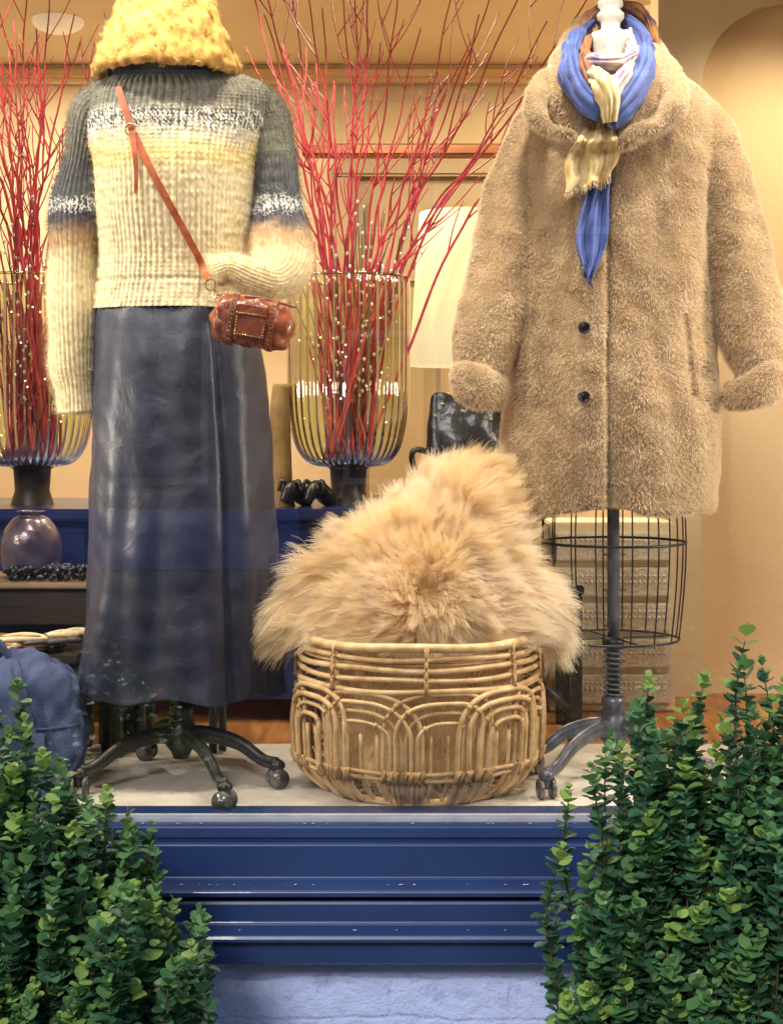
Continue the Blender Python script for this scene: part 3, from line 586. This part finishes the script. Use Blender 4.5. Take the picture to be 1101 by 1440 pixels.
# ------------------------------------------------ vases & branches
M_vase=thin_glass('green_ribbed_glass',(.92,.96,.74,1),(.74,.82,.42,1),.15,.03,.3)
M_red=mat('dogwood_bark',lin(204,64,80),lin(160,42,58),rough=.55,scale=30)
M_cat=mat('catkin',lin(236,230,212),rough=.9,scale=50)
M_ltb=mat('fairy_bulb',lin(255,230,170),emis=(1,.85,.6,1),estr=8)
def vase(cpx,yv,tops,nm,brn,seed):
    r_=random.Random(seed); s_=S(yv); cx=wx(cpx,yv); zt=wz(392,yv); zb=wz(657,yv); e=empty(nm); hgt=zt-zb; R=86*s_
    pf=[(R*.985,hgt),(R*1.0,hgt*.9),(R*1.0,hgt*.6),(R*.985,hgt*.35),(R*.93,hgt*.2),(R*.82,hgt*.09),(R*.62,hgt*.02),(R*.3,0.0),(.001,0)]
    pf=cat(pf,50)
    mk('bowl',*lathe(pf,(cx,yv,zb),400,(40,.0026)),M_vase,e)
    a=np.linspace(0,2*np.pi,120,endpoint=False); mk('rim',*ctube(np.stack([cx+R*.985*np.cos(a),yv+R*.985*np.sin(a),np.full(120,zt)],-1),.0035,8),M_vase,e)
    mk('pedestal',*lathe([(0,0),(30*s_,0),(32*s_,.004),(30*s_,.012),(24*s_,.05),(26*s_,zb-.006-wz(716,yv)),(30*s_,zb-.002-wz(716,yv)),(0,zb-.001-wz(716,yv))],(cx,yv,wz(716,yv)+.001),40),M_darkw,e)
    parts=[];cats=[];bul=[]
    for tx,ty in tops:
        yy=yv+r_.uniform(-.12,.12); p0=np.array([cx+r_.uniform(-.06,.06),yv+r_.uniform(-.05,.05),zb+.02]); p2=W(tx,ty,yy)
        pm=(p0+p2)/2+np.array([(p2[0]-p0[0])*-.14+r_.uniform(-.02,.02),0,0]); pq=p0*.3+p2*.7+np.array([(p2[0]-p0[0])*-.08+r_.uniform(-.02,.02),r_.uniform(-.02,.02),0])
        P=cat([p0,pm,pq,p2],40); P+=np.array([[.003*math.sin(i*.7+tx),0,0] for i in range(40)]); R0=r_.uniform(.0038,.0058); Rr=np.linspace(R0,.0020,40); parts.append(tube(P,Rr,6))
        for _ in range(r_.randint(3,6)):
            i=r_.randint(12,36); T=nrm(P[i+1]-P[i]); sgn=r_.choice((-1,1)); L=r_.uniform(.08,.28)
            dv=nrm(T+np.array([sgn*r_.uniform(.3,.65),r_.uniform(-.3,.3),0])); Q=cat([P[i],P[i]+dv*L*.4,P[i]+dv*L*.7+T*L*.12,P[i]+dv*L*.85+T*L*.3],10)
            parts.append(tube(Q,np.linspace(Rr[i]*.65,.0013,10),5))
            if r_.random()<.5:
                j=5; dv2=nrm(T-np.array([sgn*.4,0,0])+rng.normal(size=3)*.1); Q2=cat([Q[j],Q[j]+dv2*.05,Q[j]+dv2*.1],6); parts.append(tube(Q2,np.linspace(.0020,.0012,6),5))
    for _ in range(46):
        p0=np.array([cx+r_.uniform(-.07,.07),yv+r_.uniform(-.07,.07),zb+.015]); p1=np.array([cx+r_.uniform(-.12,.12),yv+r_.uniform(-.1,.1),zt+r_.uniform(-.16,.12)])
        parts.append(tube(cat([p0,(p0+p1)/2+rng.normal(size=3)*.008,p1],12),np.linspace(.0044,.0022,12),6))
    V,Fc=merge(parts); b=empty(brn); mk('stems',V,Fc,M_red,b)
    for k in range(18):
        p0=np.array([cx+r_.uniform(-.05,.05),yv+r_.uniform(-.06,.02),zb+.05]); p1=np.array([cx+r_.uniform(-.20,.22),yv+r_.uniform(-.15,.05),zt+r_.uniform(-.02,.2)])
        P=cat([p0,(p0+p1)/2+rng.normal(size=3)*.015,p1],20); cats.append(tube(P,.0013,5))
        for i in range(4,20):
            if r_.random()<.5: bul.append(ball(P[i]+rng.normal(size=3)*.004,.0038,8,(1,1,1.4)))
    V,Fc=merge(cats); mk('willow_stems',V,Fc,M_darkw,b); V,Fc=merge(bul); mk('catkins',V,Fc,M_cat,b)
    fb=[ball((cx+r_.uniform(-.13,.13),yv+r_.uniform(-.13,.05),r_.uniform(zb+.08,zt+.05)),.0020,6) for _ in range(60)]
    V,Fc=merge(fb); mk('fairy_lights',V,Fc,M_ltb,b)
tR=[(352,-20),(372,20),(398,60),(405,-40),(428,-30),(455,10),(478,-40),(500,-30),(520,-40),(535,60),(560,-20),(590,40),(640,-30),(675,20),(700,-30),(735,-20),(770,30),(830,-10),(845,60),(715,150),(690,190),(390,180),(425,150),(470,120),(365,-40),(660,60),(620,120)]
tL=[(-80,-20),(-40,-30),(-10,-20),(20,30),(38,-30),(70,-20),(105,20),(135,60),(60,100),(0,120),(-30,100),(90,180),(35,170),(-60,60),(50,40),(15,70)]
vase(490,.78,tR,'ribbed_glass_vase','dogwood_branches',3)
vase(46,.78,tL,'ribbed_glass_vase.001','dogwood_branches.001',8)

# ------------------------------------------------ console and things behind
con=empty('navy_console_table'); zt=wz(716,.55)
M_navm=mat('navy_console_paint',lin(30,44,94),lin(22,33,72),rough=.35,scale=5,coat=.2)
box('top',wx(-140,.55),wx(768,.55),.55,1.15,zt-.03,zt,M_navm,con,.005)
box('front',wx(-130,.55)+.01,wx(760,.55)-.01,.59,.62,.80,zt-.031,M_navm,con,.003)
for i,px in enumerate((60,240,420,600)): box('drawer_%d'%i,wx(px,.58)-.115,wx(px,.58)+.115,.578,.592,zt-.2,zt-.05,M_navm,con,.006)
for i,px in enumerate((-125,430,750)): box('leg_%d'%i,wx(px,.58)-.02,wx(px,.58)+.02,.575,.64,.743,.802,M_navm,con,.004)
box('back',wx(-130,.55),wx(760,.55),1.1,1.13,.743,zt-.031,M_navm,con,.003)
tb=empty('dark_side_table'); zs=wz(818,.28)
box('top',wx(-90,.28),wx(132,.28),.24,.54,zs-.012,zs,mat('table_edge',lin(150,128,98),rough=.4,scale=20),tb,.003)
box('apron',wx(-85,.28),wx(128,.28),.26,.52,zs-.10,zs-.013,M_darkw,tb,.003)
for i,(px,y) in enumerate(((-75,.28),(120,.28),(-75,.5),(120,.5))): box('leg_%d'%i,wx(px,y)-.018,wx(px,y)+.018,y-.018,y+.018,.75 if y<.3 else .743,zs-.1,M_darkw,tb,.003)
box('lower_shelf',wx(-80,.28),wx(124,.28),.27,.51,.86,.88,M_darkw,tb,.003)
pot=mk('ceramic_pot',*lathe(cat([(.0,0),(.05,0),(.068,.03),(.073,.07),(.066,.11),(.045,.14),(.03,.15),(.034,.16),(.028,.16),(.02,.14)],50),(wx(44,.38),.38,zs),48),mat('pewter_glaze',lin(130,114,114),lin(60,50,54),rough=.22,scale=12,metal=.5,bump=.003,bscale=30))
parts=[]
for k in range(220): parts.append(ball((wx(10+rng.random()*118,.3),.26+rng.random()*.1,zs+.006+rng.random()*.026),.005+rng.random()*.003,7))
V,Fc=merge(parts); mk('bead_necklaces',V,Fc,mat('jet_beads',lin(26,26,32),rough=.15))
sh=empty('accessory_tray'); zt2=wz(915,.08)
box('tray',wx(-70,.08),wx(122,.08),.0,.22,zt2-.02,zt2,M_darkw,sh,.004)
for i,(px,y) in enumerate(((-60,.02),(112,.02),(-60,.2),(112,.2))): box('leg_%d'%i,wx(px,y)-.01,wx(px,y)+.01,y-.01,y+.01,.75,zt2-.02,M_darkw,sh,.002)
cols=[(190,150,90),(40,34,34),(214,190,140),(150,92,50),(90,84,80),(226,206,160)]
for k in range(22):
    a=np.linspace(0,2*np.pi,30,endpoint=False); cxk=wx(-10+rng.random()*115,.08); cyk=.03+rng.random()*.12; rk=.02+.02*rng.random(); zk=zt2+.006+.005*(k%6)
    mk('coiled_belt_%d'%k,*ctube(np.stack([cxk+rk*1.5*np.cos(a),cyk+rk*np.sin(a),np.full(30,zk)+.003*np.sin(a*2+k)],-1),.006,8),mat('belt_%d'%k,lin(*cols[k%6]),rough=.45,scale=80),sh)
tote=empty('navy_canvas_tote'); M_can=mat('navy_canvas',lin(76,92,132),lin(56,70,108),rough=.75,scale=9,bump=.002,bscale=260)
G=loft([(908,10,40,.02),(925,-30,72,.05),(950,-70,104,.072),(985,-88,122,.09),(1050,-92,124,.095),(1100,-90,118,.095),(1112,-84,112,.09)],110,200,-.13,.65)
N=gnorm(G); P=G.reshape(-1,3); fr_=.010*sn(P*np.array([1,1,1.4]),4,95)-.009*np.abs(sn(P*np.array([1.3,1,.7]),7,96))+.003*sn(P,20,97); G=G+N*fr_.reshape(G.shape[:2])[...,None]
tob=mk('body',*capped(G),M_can,tote); bb=bvh(tob)
parts=[ribbon(np.array([surf(bb,a,1020+6*math.sin(a*.03),.003) for a in range(0,118,6)]),.006,.003),ribbon(np.array([surf(bb,20+.25*k,930+k,.003) for k in range(0,170,10)]),.02,.003)]
V,Fc=merge(parts); mk('seams',V,Fc,mat('canvas_webbing',lin(60,72,112),rough=.7,scale=80),tote)
mk('handle',*tube(cat([W(20,935,-.17),W(-5,900,-.18),W(-40,895,-.16),W(-60,930,-.14)],30),.007,8),M_can,tote)
o=box('label',-.022,.022,-.002,.002,-.014,.014,mat('label',lin(96,104,140),rough=.6),tote,.001); o.location=surf(bb,48,1042,.004)
lb=empty('black_leather_handbag'); M_bl=mat('black_leather',lin(36,36,38),lin(20,20,22),rough=.26,scale=14,bump=.004,bscale=26)
G=loft([(552,612,632,.02),(560,606,690,.03),(590,606,712,.05),(640,602,716,.065),(690,598,716,.07),(714,600,714,.065)],60,100,.74,.75)
N=gnorm(G); G=G+N*(.007*sn(G.reshape(-1,3),7,99)).reshape(G.shape[:2])[...,None]; lbo=mk('body',*capped(G),M_bl,lb); lbb=bvh(lbo)
V,Fc=merge([ball(surf(lbb,a,b,.003),.005,10) for a,b in ((612,585),(622,568),(650,578),(690,590))]); mk('studs',V,Fc,M_brass,lb)
mk('handle',*tube(cat([W(612,640,.66),W(585,632,.62),W(580,650,.62),W(600,690,.64)],20),.008,8),M_bl,lb)
for i,px in enumerate((415,448)):
    P=cat([W(px-16,706,.62),W(px-8,690,.63),W(px,688,.66),W(px+12,700,.7),W(px+18,708,.72)],20)
    o=mk('black_shoe' if i==0 else 'black_shoe.001',*tube(P,np.interp(np.linspace(0,1,20),[0,.3,.7,1],[.012,.022,.024,.014]),16),M_bl)
    mk('shoe_bow',*merge([tube(cat([P[6],P[6]+np.array([.02*s2,-.01,.022]),P[6]+np.array([.03*s2,-.015,-.004])],12),.006,8) for s2 in (-1,1)]),M_bl,o)
G=loft([(540,384,406,.03),(580,380,408,.035),(640,382,410,.035),(690,380,412,.04),(714,376,416,.045)],30,40,.7,.9); mk('suede_boot_shaft',*capped(G),mat('khaki_suede',lin(160,132,84),lin(130,102,60),rough=.9,scale=20,bump=.002))
lamp=empty('table_lamp'); yl=1.05; cx=wx(652,yl); s_=S(yl)
m=bpy.data.materials.new('lit_linen_shade'); m.use_nodes=True; nt=m.node_tree; b=nt.nodes['Principled BSDF']; b.inputs['Base Color'].default_value=lin(228,210,150); b.inputs['Roughness'].default_value=.9
b.inputs['Emission Color'].default_value=(1,.88,.50,1); b.inputs['Emission Strength'].default_value=.72
o=mk('shade',*lathe([(77*s_,0),(62*s_,215*s_)],(cx,yl,wz(515,yl)),64),m,lamp); so=o.modifiers.new('s','SOLIDIFY'); so.thickness=.002
mk('base',*lathe(cat([(.0,0),(.07,0),(.072,.012),(.03,.03),(.05,.09),(.06,.14),(.04,.2),(.012,.23),(.01,.42)],50),(cx,yl,zt+.001),40),M_darkw,lamp)
l=bpy.data.lights.new('lamp_bulb','POINT'); l.energy=7; l.color=(1,.82,.56); l.shadow_soft_size=.04; lo=link(bpy.data.objects.new('lamp_bulb',l),lamp); lo.location=(cx,yl,wz(420,yl))
stl=empty('dark_wood_stool'); 
box('seat',wx(735,.3),wx(820,.3),.28,.6,wz(836,.3),wz(822,.3),M_darkw,stl,.004)
for i,(px,y) in enumerate(((808,.31),(745,.31),(808,.57),(745,.57))): box('leg_%d'%i,wx(px,.31)-.016,wx(px,.31)+.016,y-.015,y+.015,.743,wz(836,.3)-.001,M_darkw,stl,.003)
mk('brace',*tube([W(745,950,.30),W(803,1000,.30)],.012,8),M_darkw,stl)
dr=empty('white_drawer_cabinet'); yd=.72; M_dr=mat('cream_lacquer',lin(228,218,192),lin(208,196,168),rough=.5,scale=90,bump=.004,bscale=120)
box('carcass',wx(772,yd),wx(950,yd),yd+.01,.94,.743,wz(735,yd),M_cream,dr,.004)
for j in range(5):
    z1=wz(748+j*50,yd); box('drawer_front_%d'%j,wx(780,yd),wx(942,yd),yd-.006,yd+.012,z1-.078,z1,M_dr,dr,.004)
    ps=[]
    for k in range(22):
        for q_ in range(2): ps.append(ball((wx(790+k*6.8,yd),yd-.008,z1-.022-q_*.016),.0042,6,(1,.5,1)))
    V,Fc=merge(ps); mk('drawer_beading_%d'%j,V,Fc,M_white,dr)
    mk('drawer_pull_%d'%j,*merge([tube([(wx(862,yd)-.03,yd-.014,z1-.058),(wx(862,yd)+.03,yd-.014,z1-.058)],.004,8)]),M_brass,dr)
rk=empty('black_clothes_rack')
V,Fc=merge([tube([W(px,600,y),np.array([wx(px,y),y,.752])],r,10) for px,y,r in ((165,.16,.016),(150,.2,.012),(300,.2,.010),(313,.22,.010),(198,.22,.014))]+[tube([W(150,620,.2),W(313,620,.2)],.01,10)]); mk('uprights',V,Fc,M_black,rk)
box('boot_box',wx(140,.24),wx(215,.24),.225,.29,.752,.90,M_black,rk,.01)

# ------------------------------------------------ boxwood
def leafmat():
    m,nt,b=newmat('boxwood_leaf'); N=nt.nodes; L=nt.links; a=N.new('ShaderNodeAttribute'); a.attribute_name='Col'; L.new(a.outputs['Color'],b.inputs['Base Color'])
    b.inputs['Roughness'].default_value=.40; b.inputs['Specular IOR Level'].default_value=.5
    tr=N.new('ShaderNodeBsdfTranslucent'); L.new(a.outputs['Color'],tr.inputs[0]); mx=N.new('ShaderNodeMixShader'); mx.inputs[0].default_value=.3
    L.new(b.outputs[0],mx.inputs[1]); L.new(tr.outputs[0],mx.inputs[2]); L.new(mx.outputs[0],N['Material Output'].inputs['Surface']); return m
M_leaf=leafmat()
LV=np.array([(0,0,0),(-.34,.28,.10),(0,.3,0),(.34,.28,.10),(-.42,.60,.12),(0,.62,.02),(.42,.60,.12),(-.24,.9,.06),(.24,.9,.06),(0,1,.0)])
LF=[[0,2,1],[0,3,2],[1,2,5,4],[2,3,6,5],[4,5,9,7],[5,6,8,9]]
def shrub(name,cx,cy,rx,ry,zc,rz,nst,seed,sprigs):
    r=np.random.default_rng(seed); e=empty(name); Vs=[];Cs=[];st=[]
    tips=[]
    for k in range(nst):
        while True:
            d=nrm(r.normal(size=3)); 
            if d[2]>-.8 and (d[1]<.45): break
        sc=r.uniform(.35,1.0)**.5*(1+.08*math.sin(5*math.atan2(d[1],d[0])+seed)+.06*math.sin(9*d[2]+d[0]*6+seed))
        tips.append((np.array([cx+d[0]*rx*sc,cy+d[1]*ry*sc,zc+d[2]*rz*sc]),d,sc))
    for px,py,y in sprigs: 
        p=W(px,py,y); tips.append((p,np.array([0,0,1.]),9))
    for tip,d,sc in tips:
        base=np.array([cx+(tip[0]-cx)*.3,cy+(tip[1]-cy)*.3,max(.05,min(zc-rz*.8,tip[2]-.25))]); up=np.array([0,0,1.])
        mid=base*.35+tip*.65-up*.02+np.array([tip[0]-cx,tip[1]-cy,0])*.10+r.normal(size=3)*.012
        if sc==9: mid=np.array([tip[0]+r.normal()*.015,tip[1],tip[2]-.15]); base=np.array([tip[0]*.8+cx*.2,cy,tip[2]-.4])
        P=cat([base,mid,tip],40); L=np.r_[0,np.cumsum(np.linalg.norm(np.diff(P,axis=0),axis=1))]; T=nrm(np.gradient(P,axis=0)); tot=L[-1]
        st.append(tube(P[::4],np.linspace(.0028,.0009,len(P[::4])),4))
        depth=min(tot*.75,.20 if sc!=9 else .30); s=tot; k=0; young=r.random()<.36; tone=r.uniform(.7,1.3)
        while s>tot-depth:
            i=min(int(np.searchsorted(L,s)),39); p=P[i]; t=T[i]
            a=nrm(np.cross(t,[1,.3,.2])); b=np.cross(t,a); ph=k*math.pi/2+r.normal()*.3
            size=(.011 if k==0 else .017 if k==1 else .0235)*r.uniform(.75,1.2)
            opn=.35 if k==0 else .75 if k==1 else 1.05
            for q in (0,math.pi):
                out=a*math.cos(ph+q)+b*math.sin(ph+q); op=opn+r.normal()*.3; y_=nrm(t*math.cos(op)+out*math.sin(op)+r.normal(size=3)*.14); z_=nrm(t*math.sin(op)-out*math.cos(op)); x_=nrm(np.cross(y_,z_)); z_=np.cross(x_,y_)
                Vs.append(p+size*(LV[:,:1]*x_*1.25*r.uniform(.85,1.1)+LV[:,1:2]*y_+LV[:,2:]*z_*r.uniform(.3,2.2)))
                if k<4 and young: c=np.array(lin(160,192,100)[:3])*r.uniform(.7,1.1)
                elif k<4: c=np.array(lin(112,156,94)[:3])*r.uniform(.7,1.1)
                else: c=np.array(lin(78,124,88)[:3])*r.uniform(.5,1.2)*tone
                Cs.append(np.repeat(c[None],10,0))
            s-=r.uniform(.009,.014); k+=1
    n=len(Vs); V=np.concatenate(Vs); Fc=[[a+10*i for a in f] for i in range(n) for f in LF]
    mk('leaves',V,Fc,M_leaf,e,col=np.concatenate(Cs))
    for k in range(6): st.append(tube(cat([(cx+r.normal()*.02,cy+r.normal()*.02,0),(cx+r.normal()*.05,cy+r.normal()*.05,.3),(cx+r.normal()*.1,cy+r.normal()*.1,zc)],12),np.linspace(.012,.005,12),6))
    Vv,Ff=merge(st); mk('stems',Vv,Ff,mat('boxwood_bark',lin(84,74,48),rough=.8,scale=60),e)
shrub('boxwood_shrub',-.61,-.82,.33,.25,.47,.45,880,5,[(25,962,-.75),(60,1060,-.8),(12,1030,-.7),(150,1112,-.8),(110,1165,-.85),(45,1120,-.9),(285,1290,-.85),(235,1300,-.8),(215,1190,-.75),(-10,1000,-.8),(75,1130,-.7),(270,1330,-.9),(35,1010,-.8),(20,1080,-.85),(50,1090,-.75),(180,1180,-.8),(95,1120,-.75)])
shrub('boxwood_shrub.001',.56,-.82,.30,.25,.55,.49,880,9,[(1050,882,-.78),(912,952,-.75),(990,950,-.8),(860,1035,-.8),(885,1000,-.7),(960,990,-.85),(1030,960,-.7),(1085,985,-.85),(1015,1010,-.9),(935,1030,-.9),(790,1190,-.8),(800,1110,-.75),(785,1260,-.8),(1070,930,-.8),(830,1080,-.9),(1100,960,-.8),(1045,930,-.85),(900,985,-.8),(980,1000,-.75),(875,1050,-.85),(850,1060,-.8),(1060,1000,-.9)])

# ------------------------------------------------ lights
def spot(x,y,z,tx,ty,tz,e,ang,blend=.7,size=.04,col=(1,.90,.74)):
    l=bpy.data.lights.new('spot','SPOT'); l.energy=e; l.spot_size=math.radians(ang); l.spot_blend=blend; l.shadow_soft_size=size; l.color=col
    g=empty('track_or_fill_spot'); g.location=(x,y,z)
    d=Vector((tx-x,ty-y,tz-z)).normalized(); q=d.to_track_quat('-Z','Y'); g.rotation_euler=q.to_euler()
    lo=link(bpy.data.objects.new('bulb',l),g); lo.location=(0,0,-.0)
    mk('can',*lathe([(.0,.12),(.04,.12),(.045,.11),(.045,-.03),(.042,-.03),(.042,.10),(0,.10)],(0,0,0),24),M_black,g)
    mk('stem',*tube([(0,0,.11),(0,0,.17)],.006,8),M_black,g)
spot(-.42,-.22,2.80,-.45,-.02,2.2,62,55,col=(1,.86,.62))
spot(-.75,-.36,2.78,-.5,-.02,1.5,92,66)
spot(-.05,-.36,2.78,-.05,-.1,1.1,125,60)
spot(.30,-.36,2.78,.5,.0,1.6,110,66)
spot(.85,-.36,2.78,.55,.0,1.7,105,66)
spot(1.3,.35,2.75,.95,1.1,1.4,70,100,col=(1,.82,.56))
spot(-.3,.45,2.80,-.2,.8,1.4,60,90,col=(1,.86,.64))
spot(-1.1,.45,2.80,-.8,.8,1.5,45,90,col=(1,.86,.64))
for z_,zt_ in ((2.35,1.9),(1.55,1.3)):  # added fill spots at the window sides to brighten the fronts; no known fixtures
    spot(-1.54,-.36,z_,-.1,.0,zt_,58,75,.6,.06)
    spot(1.54,-.36,z_,.1,.0,zt_,66,75,.6,.06)
fx=empty('ceiling_light')
for k,(x,y) in enumerate(((wx(82,2.0),2.0),(.9,1.9),(.0,1.4))):
    mk('dome_%d'%k,*lathe(cat([(.0,-.045),(.05,-.04),(.085,-.02),(.09,0)],16),(x,y,2.93),32),mat('opal_%d'%k,lin(236,222,186),emis=(1,.88,.62,1),estr=.35),fx)
    l=bpy.data.lights.new('room_bulb','AREA'); l.shape='DISK'; l.size=.18; l.energy=33; l.color=(1,.86,.64); lo=link(bpy.data.objects.new('room_bulb_%d'%k,l),fx); lo.location=(x,y,2.875)
w=bpy.data.worlds.new('World'); scene.world=w; w.use_nodes=True; nt=w.node_tree; sky=nt.nodes.new('ShaderNodeTexSky'); sky.sky_type='NISHITA'; sky.sun_disc=False
sky.sun_elevation=math.radians(36); sky.sun_rotation=math.radians(195); nt.links.new(sky.outputs[0],nt.nodes['Background'].inputs[0]); nt.nodes['Background'].inputs[1].default_value=.15
sun=bpy.data.lights.new('sun','SUN'); sun.energy=2.6; sun.angle=math.radians(14); sun.color=(1,.96,.9); so_=link(bpy.data.objects.new('sun',sun))
az=math.radians(195); el=math.radians(36); dv=Vector((math.sin(az)*math.cos(el),math.cos(az)*math.cos(el),math.sin(el))); so_.rotation_euler=dv.to_track_quat('Z','Y').to_euler()
cam=bpy.data.cameras.new('camera'); co=link(bpy.data.objects.new('camera',cam)); co.location=(0,-D,H); co.rotation_euler=(math.radians(90),0,0)
cam.sensor_fit='VERTICAL'; cam.sensor_height=24; cam.lens=F/1440*24; cam.shift_y=-120/1440; cam.clip_end=1000; cam.clip_start=.05
scene.camera=co
scene.view_settings.view_transform='Standard'; scene.view_settings.look='None'; scene.view_settings.exposure=0
